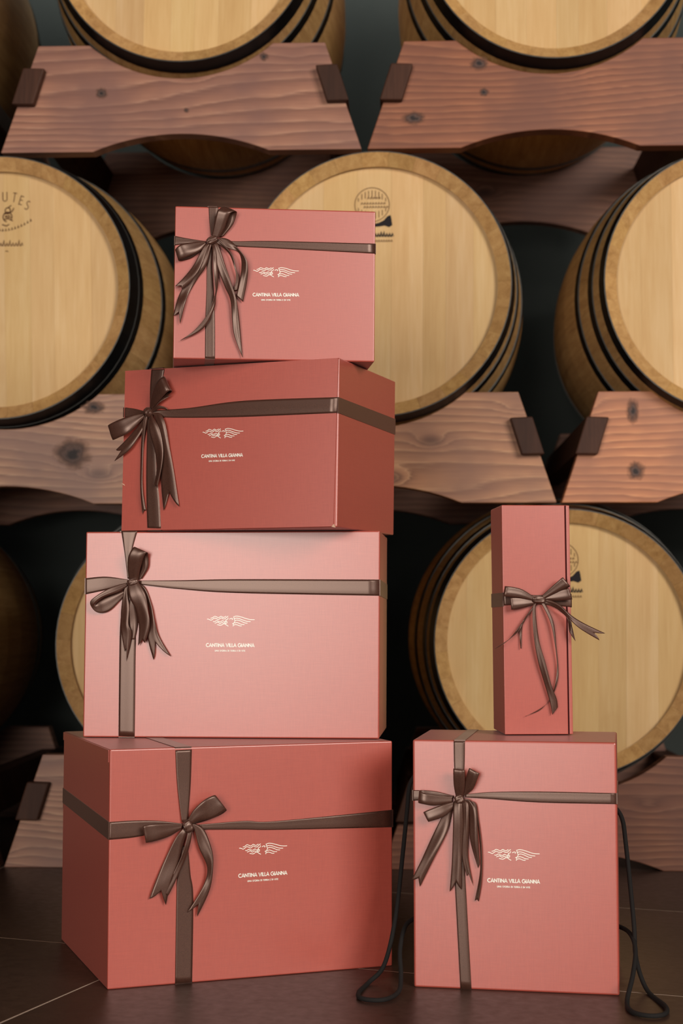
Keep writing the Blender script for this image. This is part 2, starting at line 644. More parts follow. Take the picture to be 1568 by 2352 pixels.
def head_stamp_arc():
    """arched capitals, a small standing figure and cursive lines"""
    st = []
    for ch, x, z, rot in (('T', -0.0355, 0.2035, 16), ('U', 0.0055, 0.2093, 2), ('T', 0.027, 0.2081, -9), ('E', 0.0426, 0.2010, -16), ('S', 0.0564, 0.1900, -24), ('O', -0.0170, 0.2093, 8), ('C', -0.054, 0.192, 25)):
        wd, ss = GLYPH[ch]
        ca, sa = math.cos(math.radians(rot)), math.sin(math.radians(rot))
        for s in ss:
            st.append([(x + ((px - wd / 2) * 0.016) * ca - ((pz - .5) * 0.022) * sa, z + ((px - wd / 2) * 0.016) * sa + ((pz - .5) * 0.022) * ca) for px, pz in s])
    fig = [arc(0.0125, 0.178, 0.006, 0.007, 0, 360, 12), arc(0.012, 0.164, 0.010, 0.011, -40, 260, 12), [(0.004, 0.170), (0.022, 0.176), (0.026, 0.184)], [(0.003, 0.158), (0.014, 0.160), (0.024, 0.155)], [(0.0, 0.147), (0.010, 0.1435), (0.016, 0.1475)], [(0.006, 0.166), (0.018, 0.167)], [(0.006, 0.163), (0.02, 0.163)], [(0.012, 0.184), (0.02, 0.190)]]
    for k in range(18):
        t = k / 17
        x = -0.055 + 0.118 * t
        z = 0.134 + 0.30 * (x - 0.003) * (x - 0.003) / 0.06 + 0.06 * max(0, x)
        st.append([(x, z - 0.003), (x + 0.001, z + 0.003), (x + 0.003, z - 0.002)])
    x, cur = -0.046, []
    while x < 0.046:
        k = int((x + 0.046) * 1000) // 6
        cur += [(x, 0.0985), (x + 0.0035, 0.1115 if k % 3 == 1 else 0.1055), (x + 0.0048, 0.099)]
        x += 0.0068
    st.append(cur)
    st.append([(0.008, 0.0865), (0.011, 0.0875), (0.015, 0.0860)])
    return print_mesh('brand_lettering', st, 0.0019, YH - 0.0004), print_mesh('brand_figure', fig, 0.0026, YH - 0.0004)


def make_barrel(u, z, rot, seed, label, tone=1.0, stamp=None, seams=None, dark=(), hoops=0):
    rnd = random.Random(seed)
    t = thing('oak_barrel', label, 'barrel', wall_pt(u, 0.0, z), WY, 'oak wine barrels on the stacked racks')
    if z < 0.6:
        t.scale = (0.98, 1.0, 0.98)           # the bottom row holds slightly slimmer barrels
    a0 = rnd.random() * 0.2
    for k in range(NST):
        o = link_obj('stave', STAVE, None, t)
        o.rotation_euler = (0, a0 + 2 * PI * k / NST, 0)
        b = tone * rnd.uniform(0.91, 1.06)
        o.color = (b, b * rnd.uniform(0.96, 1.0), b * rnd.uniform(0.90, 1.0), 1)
    for h in HOOP_SETS[hoops]:
        link_obj('hoop', h, None, t)
    if seams is None:
        seams, x = [], -RH + rnd.uniform(0.03, 0.07)
        while x < RH - 0.04:
            seams.append(x)
            x += rnd.uniform(0.050, 0.088)
    for i, me in enumerate(head_boards(seams)):
        o = link_obj('head_board', me, M_HEAD, t)
        o.rotation_euler = (0, math.radians(rot), 0)
        b = tone * rnd.uniform(0.89, 1.06)
        if i in dark:
            b *= 0.88
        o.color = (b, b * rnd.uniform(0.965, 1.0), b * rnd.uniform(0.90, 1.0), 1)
    link_obj('back_head', BACK, None, t)
    if stamp == 'ring':
        m1, m2, m3 = head_stamp_ring()
        o = link_obj('brand_small_line', m3, M_INK, t)
        o['kind'] = 'stuff'
        link_obj('brand_ring', m1, M_INK, t)
        link_obj('brand_script', m2, M_INK2, t)
    elif stamp == 'arc':
        m1, m2 = head_stamp_arc()
        link_obj('brand_lettering', m1, M_INK, t)
        link_obj('brand_figure', m2, M_INK, t)
    return t


make_barrel(0.3930, 2.0578, 1.0, 11, 'top left oak barrel with only the lower part of its head in view', 1.06)
make_barrel(1.2181, 2.0546, 0.0, 12, 'top right oak barrel with one browner board in its head', 1.04, None, [-0.20, -0.13, -0.062, 0.004, 0.052, 0.115, 0.19], (4,))
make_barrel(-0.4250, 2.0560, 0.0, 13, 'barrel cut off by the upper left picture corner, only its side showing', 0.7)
make_barrel(-0.0082, 1.2659, -1.6, 14, 'oak barrel at the left edge with arched letters branded on its head', 1.02, 'arc', [-0.21, -0.13, -0.05, 0.008, 0.066, 0.118, 0.202], (2,), 1)
make_barrel(0.8255, 1.2678, 0.4, 15, 'oak barrel straight behind the topmost gift box', 1.0, 'ring', [-0.20, -0.12, -0.045, 0.03, 0.10, 0.15, 0.21])
make_barrel(1.6086, 1.2682, 0.0, 16, 'right edge oak barrel in the middle row, three black hoops on its side', 1.0, None, None, (), 2)
make_barrel(-0.4000, 0.4850, 0.0, 17, 'barrel in deep shade at the lower left edge, only its dark side showing', 0.75)  # lowered tone puts the deep shade into the oak colour
make_barrel(0.4155, 0.4838, 0.0, 18, 'oak barrel behind the pale pink wide box, only its left rim showing', 0.96)
make_barrel(1.2324, 0.4880, 0.5, 19, 'oak barrel behind the slim upright bottle box', 0.94, 'ring', [-0.22, -0.15, -0.07, 0.0, 0.07, 0.13, 0.20])


# ------------------------------------------------------------------ wooden barrel racks
def rail_poly(cut=0.3125, cz=0.478):
    H, B, T = 0.243, 0.4035, 0.322
    a = math.asin((cz - H) / cut)
    xc = cut * math.cos(a)
    poly = [(-B, 0.0), (-0.197, 0.0)]
    R = (0.197 ** 2 + 0.039 ** 2) / (2 * 0.039)
    for k in range(1, 16):
        x = -0.197 + 0.394 * k / 16
        poly.append((x, 0.039 - R + math.sqrt(R * R - x * x)))
    poly += [(0.197, 0.0), (B, 0.0), (T, H), (xc, H)]
    for k in range(1, 24):
        an = -a - (PI - 2 * a) * k / 24
        poly.append((cut * math.cos(an), cz + cut * math.sin(an)))
    poly += [(-xc, H), (-T, H)]
    return poly


def rail_mesh(y0, y1):
    v, f = prism(rail_poly(), y0, y1)
    bm = bmesh.new()
    vs = [bm.verts.new(p) for p in v]
    for q in f:
        bm.faces.new([vs[k] for k in q])
    bmesh.ops.recalc_face_normals(bm, faces=bm.faces[:])
    ed = [e for e in bm.edges if len(e.link_faces) == 2 and e.calc_face_angle() > 0.6]
    bmesh.ops.bevel(bm, geom=ed, offset=0.0018, segments=2, profile=0.5, affect='EDGES')
    me = bm_mesh('rail', bm)
    me.materials.append(M_RAIL)
    return me


def crossbar_mesh(s):
    poly = [(s * 0.3505, 0.186), (s * 0.302, 0.184), (s * 0.327, 0.103), (s * 0.376, 0.104)]
    if s < 0:
        poly = poly[::-1]
    v, f = prism(poly, 0.022, 0.93)
    bm = bmesh.new()
    vs = [bm.verts.new(p) for p in v]
    for q in f:
        bm.faces.new([vs[k] for k in q])
    bmesh.ops.recalc_face_normals(bm, faces=bm.faces[:])
    bmesh.ops.bevel(bm, geom=bm.edges[:], offset=0.003, segments=2, profile=0.5, affect='EDGES')
    me = bm_mesh('crossbar', bm)
    me.materials.append(M_TENON)
    return me


RAIL_F, RAIL_B = rail_mesh(0.045, 0.087), rail_mesh(0.863, 0.905)
BARS = [crossbar_mesh(-1), crossbar_mesh(1)]


KNOT_ME = mesh_py('wood_knot', *prism([(math.cos(2 * PI * k / 24), math.sin(2 * PI * k / 24)) for k in range(24)], -0.0002, 0.0006))
KNOT_ME.materials.append(M_KNOT)


def make_rack(u, z, label, tint, back=(0.8, 0.75, 0.72), knots=()):
    t = thing('barrel_rack', label, 'rack', wall_pt(u, 0.0, z), WY, 'wooden barrel racks')
    o = link_obj('front_rail', RAIL_F, None, t)
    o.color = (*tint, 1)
    o = link_obj('back_rail', RAIL_B, None, t)
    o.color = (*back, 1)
    for kx, kz, rx, rz in knots:
        q = link_obj('wood_knot', KNOT_ME, None, t)
        q.location = (kx, 0.0449, kz)
        q.scale = (rx, 1.0, rz)
    for b in BARS:
        link_obj('crossbar', b, None, t)
    return t


make_rack(0.387, 1.5785, 'purplish brown wooden rack under the top left barrel with pale grain', (1.08, 1.03, 1.06), knots=((-0.178, 0.133, 0.018, 0.017), (0.186, 0.212, 0.014, 0.013), (0.013, 0.092, 0.008, 0.008)))
make_rack(1.207, 1.5785, 'reddish brown wooden rack under the top right barrel', (0.92, 0.68, 0.53), knots=((-0.300, 0.068, 0.034, 0.020), (-0.155, 0.19, 0.026, 0.022), (-0.145, 0.125, 0.014, 0.014)))
make_rack(-0.430, 1.5785, 'wooden rack under the barrel at the upper left picture corner', (0.8, 0.7, 0.65))
make_rack(0.003, 0.7910, 'greyish tan wooden rack at the left edge under the barrel with arched letters', (1.34, 1.46, 1.42), knots=((0.196, 0.213, 0.034, 0.020), (0.150, 0.110, 0.055, 0.045)))
make_rack(0.811, 0.7910, 'tan wooden rack behind the second box from the top of the tall stack', (1.34, 1.32, 1.10))
make_rack(1.629, 0.7910, 'orange brown wooden rack at the right edge with two knots one above the other', (1.62, 1.34, 0.98), knots=((-0.248, 0.200, 0.018, 0.036), (-0.243, 0.068, 0.027, 0.026)))
make_rack(-0.400, 0.0, 'wooden rack on the floor at the lower left edge hidden in shade', (0.7, 0.68, 0.66))  # darker tint carries part of the shade in the wood colour
make_rack(0.416, 0.0, 'tan wooden rack on the floor behind the lowest box of the tall stack', (1.15, 1.18, 1.18))
make_rack(1.238, 0.0, 'reddish wooden rack, tint darkened for shade, on the floor behind the box with cord handles', (0.66, 0.55, 0.50))  # the shadow on this rack is put into its dark tint

# ------------------------------------------------------------------ measured boxes and ribbon strips (mm in the plane of each box front: x, z, distance out)
BOW = {
 1: [
  ('ribbon_band', 'top', 0, [[-107.2, 244.2, 1, -91.7, 244.1, 1], [-105.8, 219.7, 1.5, -94.9, 220.0, 1.5], [-103.0, 195.4, 4, -96.9, 195.6, 4]]),
  ('ribbon_band', 'bottom', 0, [[-105.0, 177.3, 4, -100.5, 177.4, 4], [-108.4, 149.4, 2, -100.7, 149.6, 2], [-108.9, 104.5, 1.2, -97.3, 104.8, 1.2], [-110.0, 59.5, 1, -95.0, 59.8, 1], [-109.7, 0.9, 1, -94.1, 0.5, 1]]),
  ('ribbon_band', 'left', 0, [[-159.5, 195.8, 1, -159.6, 180.9, 1], [-140.1, 192.3, 1.5, -140.0, 183.8, 1.5], [-111.2, 187.9, 4, -111.2, 185.1, 4]]),
  ('ribbon_band', 'right', 0, [[-91.2, 190.1, 4, -91.2, 186.1, 4], [-62.2, 189.6, 2, -62.1, 181.7, 2], [-0.6, 191.7, 1, -0.4, 180.0, 1], [160.2, 191.5, 1, 160.4, 175.4, 1]]),
  ('tail', '', 0.3, [[-107.9, 181.9, 8, -102.3, 179.6, 9], [-116.4, 153.8, 7, -109.6, 148.3, 7], [-133.8, 136.9, 5, -122.6, 128.2, 5], [-151.0, 103.0, 4, -135.6, 105.2, 6], [-156.3, 86.8, 6, -142.0, 86.7, 8], [-161.0, 67.3, 5, -149.7, 53.9, 6]]),
  ('tail', '', 0.25, [[-114.5, 176.8, 10, -106.2, 177.9, 11], [-130.7, 147.2, 10, -118.5, 145.0, 11], [-145.9, 126.8, 9, -131.5, 123.8, 9], [-158.4, 113.6, 9, -147.8, 108.8, 9]]),
  ('tail', '', 0, [[-100.6, 175.1, 9, -95.6, 175.3, 9], [-99.5, 147.9, 10, -91.9, 148.5, 8], [-96.6, 119.4, 12, -90.5, 120.2, 9], [-95.9, 102.2, 14, -93.1, 101.0, 9], [-106.5, 70.8, 13, -96.5, 78.5, 9], [-127.0, 44.1, 10, -113.8, 46.9, 8], [-149.0, 28.2, 6, -148.8, 27.8, 6]]),
  ('tail', '', 0, [[-96.9, 186.7, 8, -90.2, 190.3, 8], [-75.5, 169.2, 8, -70.0, 166.9, 9], [-66.3, 146.9, 8, -61.8, 142.7, 7], [-62.7, 129.1, 7, -57.1, 127.2, 6], [-66.3, 109.2, 5, -60.2, 110.4, 5]]),
  ('tail', '', 0, [[-100.6, 176.3, 9, -90.2, 179.7, 10], [-90.8, 141.3, 10, -78.7, 144.6, 12], [-80.4, 114.8, 9, -69.5, 118.9, 12], [-71.2, 92.7, 8, -62.5, 96.8, 11], [-67.9, 59.4, 6, -57.6, 70.5, 8], [-64.3, 37.0, 6, -54.0, 39.3, 7], [-51.2, 3.2, 5, -50.5, 2.4, 5]]),
  ('tail', '', 0, [[-91.4, 188.7, 10, -84.8, 192.8, 10], [-79.1, 177.2, 12, -72.6, 188.7, 12], [-61.3, 170.4, 14, -61.5, 176.7, 16], [-55.5, 159.8, 12, -47.9, 159.0, 16], [-54.6, 143.5, 9, -44.0, 142.9, 13], [-57.1, 124.7, 7, -45.2, 123.5, 9], [-61.7, 101.4, 5, -51.0, 91.5, 5]]),
  ('loop', '', 0, [[-102.3, 194.7, 7, -90.3, 192.9, 9], [-99.0, 208.9, 14, -81.8, 207.8, 16], [-96.0, 224.4, 20, -77.2, 221.0, 22], [-92.3, 234.7, 22, -72.4, 229.7, 24], [-80.1, 241.4, 16, -63.8, 233.5, 18], [-78.0, 228.8, 9, -63.7, 228.7, 11], [-80.5, 213.6, 6, -69.4, 213.4, 8], [-90.2, 195.8, 4, -83.0, 196.5, 4]]),
  ('loop', '', 0, [[-111.9, 186.9, 8, -110.7, 181.9, 8], [-133.5, 183.7, 12, -121.1, 169.4, 12], [-151.1, 178.2, 17, -143.1, 158.7, 15], [-159.2, 170.7, 12, -154.0, 155.0, 10], [-152.0, 170.0, 6, -148.5, 155.7, 4], [-132.1, 173.3, 4, -129.7, 162.8, 3], [-113.4, 183.9, 4, -111.1, 180.5, 4]]),
  ('knot', '', 0, [[-113.0, 188.0, 8, -105.7, 182.0, 8], [-94.8, 197.0, 8, -91.3, 186.9, 8]]),
 ],
 2: [
  ('ribbon_band', 'top', 0, [[-139.0, 264.3, 1, -114.7, 263.6, 1], [-140.1, 237.5, 1.5, -120.6, 236.5, 1.5], [-138.3, 201.3, 5, -132.4, 201.0, 5]]),
  ('ribbon_band', 'bottom', 0, [[-142.5, 182.5, 5, -135.9, 182.2, 5], [-143.6, 154.5, 2, -128.8, 153.9, 2], [-144.0, 95.4, 1, -125.0, 94.8, 1], [-142.3, 48.1, 1, -118.9, 47.5, 1], [-139.6, 4.7, 1, -115.2, 3.5, 1]]),
  ('ribbon_band', 'left', 0, [[-185.9, 204.0, 1, -186.1, 187.9, 1], [-167.1, 200.9, 2, -166.8, 188.7, 2], [-146.8, 195.2, 5, -146.7, 191.0, 5]]),
  ('ribbon_band', 'right', 0, [[-132.9, 195.7, 5, -131.4, 188.6, 5], [-112.8, 196.7, 2, -112.5, 184.5, 2], [-64.8, 198.1, 1, -64.4, 181.7, 1], [28.8, 205.0, 1, 29.3, 179.1, 1], [187.7, 203.0, 1, 186.7, 178.3, 1]]),
  ('tail', '', 0.2, [[-147.5, 182.4, 8, -140.9, 179.7, 8], [-153.4, 142.7, 5, -148.2, 142.4, 6], [-154.7, 95.5, 4, -148.7, 95.2, 5], [-151.8, 59.9, 4, -146.3, 59.8, 4], [-147.9, 26.3, 3, -141.8, 32.7, 3]]),
  ('tail', '', 0.35, [[-146.3, 184.7, 8, -140.9, 182.1, 8], [-161.7, 167.6, 8, -153.5, 156.6, 8], [-181.9, 145.7, 9, -170.9, 132.3, 9], [-196.2, 133.8, 9, -199.1, 114.8, 9]]),
  ('tail', '', 0.28, [[-129.7, 187.7, 7, -116.6, 189.5, 7], [-120.7, 167.2, 7, -106.7, 171.1, 9], [-114.9, 129.5, 5, -99.7, 131.0, 8], [-116.2, 82.5, 4, -90.5, 86.3, 6], [-109.4, 31.9, 4, -81.2, 37.6, 5]]),
  ('tail', '', 0.25, [[-137.0, 179.5, 9, -128.1, 183.7, 10], [-133.5, 160.2, 11, -116.2, 165.2, 13], [-125.9, 129.5, 9, -109.0, 130.7, 14], [-122.1, 100.0, 8, -111.2, 99.3, 12], [-127.4, 70.9, 6, -120.7, 67.8, 6]]),
  ('tail', '', 0.35, [[-132.9, 198.2, 9, -127.5, 193.8, 9], [-120.4, 211.6, 11, -114.8, 197.1, 11], [-96.9, 219.4, 10, -101.1, 194.5, 12]]),
  ('loop', '', 0, [[-137.3, 201.0, 7, -132.1, 198.9, 8], [-130.8, 218.8, 14, -120.3, 206.2, 16], [-118.0, 238.3, 22, -102.1, 218.5, 24], [-108.0, 246.3, 24, -94.5, 223.9, 24], [-105.6, 247.9, 16, -93.1, 224.9, 16], [-108.1, 235.0, 8, -99.3, 222.7, 8], [-123.5, 214.8, 5, -115.6, 212.1, 5], [-135.6, 201.3, 4, -131.6, 198.8, 4]]),
  ('loop', '', 0, [[-147.1, 191.9, 8, -145.0, 186.4, 8], [-164.3, 189.0, 14, -157.8, 171.6, 13], [-186.1, 181.5, 20, -173.3, 157.5, 18], [-207.0, 173.6, 18, -199.0, 149.8, 15], [-204.0, 172.8, 9, -196.5, 152.4, 7], [-180.9, 179.4, 5, -171.7, 164.9, 4], [-149.8, 190.1, 4, -147.1, 186.4, 4]]),
  ('knot', '', 0, [[-145.9, 195.4, 8, -138.3, 185.0, 8], [-138.7, 201.0, 8, -131.2, 190.0, 8]]),
 ],
 3: [
  ('ribbon_band', 'top', 0, [[-181.9, 334.3, 1, -155.0, 334.2, 1], [-175.5, 296.8, 1.5, -163.9, 296.8, 1.5], [-169.6, 256.2, 4, -161.7, 256.2, 4]]),
  ('ribbon_band', 'bottom', 0, [[-175.1, 239.7, 4, -164.6, 239.7, 4], [-181.2, 182.7, 1, -156.0, 182.8, 1], [-181.8, 115.9, 1, -155.3, 116.0, 1], [-181.3, 2.3, 1, -155.0, 1.2, 1]]),
  ('ribbon_band', 'left', 0, [[-239.6, 257.2, 1, -239.1, 230.9, 1], [-205.5, 259.7, 1.5, -205.1, 238.2, 1.5], [-169.0, 254.7, 4, -168.9, 247.9, 4]]),
  ('ribbon_band', 'right', 0, [[-150.1, 253.1, 4, -150.0, 246.9, 4], [-82.6, 253.6, 1.5, -82.4, 239.1, 1.5], [11.3, 255.2, 1, 11.5, 232.8, 1], [239.6, 254.2, 1, 239.8, 228.3, 1]]),
  ('tail', '', 0.25, [[-173.4, 241.7, 7, -167.6, 240.6, 7], [-179.0, 208.6, 7, -165.0, 208.6, 9], [-179.3, 182.8, 6, -165.5, 182.8, 8], [-176.9, 162.1, 5, -161.0, 164.2, 6], [-172.6, 138.4, 4, -169.7, 121.9, 4]]),
  ('tail', '', 0, [[-163.3, 234.5, 5, -159.1, 234.5, 5], [-166.5, 193.1, 4, -151.3, 193.1, 4], [-164.1, 158.0, 3, -156.3, 158.0, 3]]),
  ('tail', '', 0.25, [[-145.3, 239.6, 6, -140.1, 241.7, 6], [-135.7, 213.8, 5, -129.0, 213.8, 7], [-131.9, 188.0, 4, -123.1, 188.0, 6], [-135.2, 162.2, 4, -115.6, 162.2, 5], [-125.2, 124.6, 4, -96.2, 130.4, 6]]),
  ('tail', '', 0.3, [[-168.2, 249.9, 10, -150.7, 251.9, 11], [-164.0, 226.1, 13, -137.5, 230.2, 15], [-154.2, 205.5, 11, -133.3, 205.5, 16], [-148.8, 177.7, 9, -129.9, 180.8, 13], [-150.0, 147.8, 7, -138.2, 152.0, 9]]),
  ('loop', '', 0, [[-166.8, 255.1, 7, -151.4, 254.6, 8], [-167.5, 275.6, 15, -145.8, 274.5, 16], [-164.1, 294.0, 22, -139.6, 291.8, 22], [-155.9, 307.4, 20, -134.3, 298.3, 20], [-152.6, 299.5, 10, -134.5, 291.2, 10], [-146.8, 275.8, 6, -135.6, 273.7, 7], [-154.3, 255.2, 4, -145.9, 256.2, 4]]),
  ('loop', '', 0, [[-168.6, 249.9, 8, -168.5, 244.3, 8], [-193.7, 242.1, 15, -183.5, 233.9, 13], [-215.9, 229.2, 18, -206.6, 225.6, 17], [-227.7, 217.9, 17, -220.1, 214.3, 16], [-221.6, 204.5, 12, -220.2, 213.8, 12], [-210.6, 200.6, 7, -213.9, 221.0, 8], [-195.4, 206.5, 5, -198.7, 229.3, 6], [-173.9, 229.3, 4, -173.0, 238.6, 4]]),
  ('knot', '', 0, [[-172.3, 252.0, 8, -163.8, 244.8, 8], [-153.5, 256.1, 8, -148.1, 249.9, 8]]),
 ],
 4: [
  ('ribbon_band', 'top', 0, [[-126.3, 346.1, 1, -100.9, 346.8, 1], [-123.1, 294.7, 1.5, -102.5, 294.0, 1.5], [-116.2, 239.0, 4, -107.4, 238.6, 4]]),
  ('ribbon_band', 'bottom', 0, [[-113.7, 203.8, 3, -106.2, 203.4, 3], [-121.7, 155.8, 1.5, -101.7, 160.6, 1.5], [-122.8, 125.7, 1, -96.9, 124.1, 1], [-123.8, 0.5, 1, -97.8, 0.3, 1]]),
  ('ribbon_band', 'left', 0, [[-224.9, 243.9, 1, -225.8, 217.9, 1], [-187.0, 244.4, 1.3, -186.8, 219.8, 1.3], [-150.0, 242.2, 2, -149.9, 225.9, 2], [-114.3, 236.5, 4, -114.2, 231.7, 4]]),
  ('ribbon_band', 'right', 0, [[-90.3, 234.2, 4, -89.0, 226.9, 4], [-18.5, 236.1, 1.5, -18.5, 223.2, 1.5], [33.0, 233.5, 1.3, 33.0, 220.3, 1.3], [225.4, 242.3, 1, 225.4, 215.1, 1]]),
  ('tail', '', 0.25, [[-112.2, 233.1, 6, -105.9, 229.2, 6], [-125.8, 218.3, 8, -112.4, 214.0, 8], [-140.8, 187.7, 7, -121.7, 179.6, 8], [-156.4, 152.5, 6, -133.1, 151.3, 7], [-165.2, 129.0, 5, -140.0, 118.0, 6]]),
  ('tail', '', 0, [[-109.3, 233.3, 9, -103.0, 230.6, 9], [-109.9, 219.0, 10, -102.9, 216.2, 10], [-119.2, 187.0, 10, -108.9, 188.7, 9], [-132.4, 158.8, 9, -123.4, 158.1, 8], [-145.3, 136.5, 7, -136.6, 132.3, 7]]),
  ('tail', '', 0.25, [[-106.2, 235.9, 7, -97.4, 236.1, 7], [-97.9, 226.7, 9, -83.0, 227.4, 10], [-90.4, 199.9, 10, -72.5, 199.6, 14], [-77.9, 170.1, 9, -70.1, 175.3, 14], [-84.1, 142.4, 7, -73.9, 137.3, 9], [-107.2, 105.0, 5, -91.4, 97.7, 5]]),
  ('loop', '', 0, [[-110.0, 239.1, 7, -102.5, 234.0, 7], [-100.7, 257.7, 14, -92.8, 240.3, 13], [-84.8, 273.4, 20, -71.4, 244.8, 18], [-68.5, 278.8, 18, -51.0, 256.0, 18], [-68.8, 269.0, 8, -54.7, 248.9, 8], [-88.2, 251.2, 5, -77.9, 239.9, 5], [-105.5, 237.3, 4, -100.4, 234.7, 4]]),
  ('loop', '', 0, [[-115.3, 236.5, 8, -119.0, 228.8, 8], [-140.3, 239.5, 13, -136.1, 220.5, 12], [-166.2, 240.1, 18, -156.9, 215.5, 16], [-178.6, 237.7, 16, -173.0, 212.5, 14], [-171.0, 233.6, 7, -164.4, 213.9, 6], [-144.2, 235.5, 4, -140.4, 222.1, 4], [-116.8, 235.5, 4, -116.7, 229.4, 4]]),
  ('knot', '', 0, [[-116.6, 237.2, 8, -108.9, 224.7, 8], [-107.8, 240.4, 8, -97.6, 229.0, 8]]),
 ],
 5: [
  ('ribbon_band', 'top', 0, [[-88.1, 361.8, 1, -71.5, 362.0, 1], [-87.4, 322.3, 1.2, -72.5, 322.6, 1.2], [-82.7, 282.6, 4, -77.1, 282.7, 4]]),
  ('ribbon_band', 'bottom', 0, [[-82.8, 260.3, 4, -75.0, 260.5, 4], [-89.2, 193.2, 1.2, -73.5, 193.6, 1.2], [-87.8, 151.1, 1, -71.6, 149.4, 1], [-80.7, 0.2, 1, -64.3, -0.8, 1]]),
  ('ribbon_band', 'left', 0, [[-149.3, 288.7, 1, -149.4, 273.0, 1], [-127.0, 288.1, 1.5, -127.1, 274.7, 1.5], [-88.3, 281.9, 4, -88.4, 278.0, 4]]),
  ('ribbon_band', 'right', 0, [[-71.4, 284.5, 4, -71.4, 280.0, 4], [-31.6, 288.3, 1.3, -31.7, 277.8, 1.3], [39.1, 290.4, 1, 39.0, 274.3, 1], [148.6, 290.2, 1, 148.4, 274.4, 1]]),
  ('tail', '', 0.25, [[-104.1, 253.4, 6, -89.3, 260.6, 7], [-121.2, 220.8, 6, -98.5, 228.2, 7], [-138.5, 183.5, 5, -119.2, 187.5, 6], [-151.7, 157.6, 5, -139.3, 147.4, 5]]),
  ('tail', '', 0.15, [[-62.2, 275.6, 7, -56.1, 272.4, 7], [-55.1, 252.5, 7, -51.7, 250.5, 8], [-50.5, 211.5, 6, -46.8, 206.2, 7], [-50.3, 172.7, 5, -47.3, 162.0, 6], [-58.5, 129.3, 4, -52.4, 128.4, 4]]),
  ('tail', '', 0, [[-71.2, 276.5, 7, -61.1, 273.4, 7], [-65.8, 255.4, 6, -53.9, 255.9, 8], [-64.0, 216.6, 5, -51.5, 206.1, 7], [-53.2, 176.9, 4, -50.3, 183.6, 4]]),
  ('tail', '', 0.2, [[-76.1, 274.3, 8, -66.1, 271.2, 8], [-74.1, 238.9, 8, -65.4, 239.2, 9], [-76.4, 194.3, 6, -67.3, 194.7, 7], [-69.9, 165.6, 5, -60.0, 151.0, 5]]),
  ('tail', '', 0.35, [[-87.9, 271.9, 9, -74.8, 273.5, 10], [-88.8, 238.9, 11, -73.6, 239.5, 13], [-91.7, 183.1, 8, -76.6, 194.7, 9], [-95.2, 141.5, 6, -77.3, 145.1, 6]]),
  ('loop', '', 0, [[-89.6, 281.2, 8, -90.2, 271.8, 8], [-114.4, 284.1, 13, -115.6, 267.9, 13], [-129.8, 286.3, 16, -132.1, 270.2, 16], [-138.6, 289.4, 13, -140.5, 272.5, 12], [-133.3, 289.4, 6, -133.3, 281.8, 6], [-113.1, 287.5, 4, -113.2, 280.9, 4], [-91.7, 282.4, 4, -91.7, 279.1, 4]]),
  ('loop', '', 0, [[-87.8, 273.6, 9, -89.0, 263.6, 9], [-105.3, 269.4, 14, -102.1, 252.3, 14], [-131.1, 259.1, 16, -123.8, 244.6, 16], [-126.5, 257.5, 7, -121.0, 245.4, 7], [-106.4, 264.4, 5, -104.2, 254.4, 5], [-90.7, 271.3, 4, -90.7, 265.7, 4]]),
  ('loop', '', 0, [[-76.8, 280.8, 7, -68.9, 284.3, 7], [-70.3, 303.9, 14, -58.0, 294.2, 14], [-64.5, 322.4, 20, -49.5, 314.3, 20], [-63.3, 323.5, 15, -49.1, 316.4, 15], [-67.4, 316.7, 8, -55.1, 310.2, 8], [-77.1, 282.7, 4, -71.4, 283.9, 4]]),
  ('loop', '', 0, [[-83.9, 277.6, 9, -75.5, 277.8, 9], [-86.8, 299.5, 17, -70.6, 297.6, 17], [-86.7, 320.6, 23, -69.5, 319.2, 23], [-86.7, 323.3, 17, -69.9, 321.1, 17], [-86.4, 316.4, 9, -71.8, 314.5, 9], [-82.7, 282.6, 4, -77.1, 282.7, 4]]),
  ('knot', '', 0, [[-87.9, 279.6, 8, -83.5, 270.8, 8], [-76.6, 285.4, 8, -70.0, 274.4, 8]]),
 ],
 6: [
  ('ribbon_band', 'front', 0, [[-52.6, 219.1, 1, -51.8, 199.2, 1], [-8.7, 215.5, 1.2, -8.9, 201.0, 1.2], [15.6, 215.5, 1.2, 15.3, 199.8, 1.2], [54.1, 217.0, 1, 54.3, 196.5, 1]]),
  ('tail', '', 0, [[-2.4, 207.0, 6, 1.3, 208.2, 6], [-10.0, 195.0, 7, -5.2, 196.2, 7], [-25.2, 173.5, 9, -15.4, 183.0, 9], [-41.7, 152.0, 12, -26.9, 165.1, 11], [-58.2, 137.8, 16, -39.6, 152.0, 14], [-70.6, 132.5, 18, -70.1, 133.1, 18]]),
  ('tail', '', 0, [[-23.0, 177.0, 7, -19.9, 179.4, 7], [-28.5, 160.3, 6, -24.3, 161.5, 6], [-27.6, 132.7, 5, -26.1, 132.5, 5]]),
  ('tail', '', 0, [[42.1, 183.0, 12, 46.3, 181.8, 12], [47.0, 159.1, 13, 51.9, 163.9, 13], [55.8, 144.8, 14, 56.5, 144.5, 14]]),
  ('tail', '', 0.3, [[11.7, 202.2, 8, 14.3, 209.4, 8], [29.8, 192.6, 14, 32.0, 200.4, 16], [44.9, 178.3, 22, 48.3, 184.3, 24], [61.5, 162.9, 28, 68.5, 171.2, 30], [89.8, 145.7, 32, 98.8, 156.4, 34]]),
  ('tail', '', 0, [[2.5, 207.0, 6, 7.3, 207.0, 6], [8.8, 196.2, 7, 14.8, 195.0, 7], [18.5, 173.4, 8, 24.3, 171.0, 9], [24.1, 145.9, 8, 28.3, 133.9, 9], [28.3, 110.0, 7, 31.2, 100.5, 8], [25.6, 80.1, 7, 29.7, 83.8, 8], [19.4, 61.0, 6, 23.1, 64.6, 6], [3.5, 39.6, 5, 7.2, 44.3, 5], [-21.8, 29.1, 4, -21.3, 28.6, 4]]),
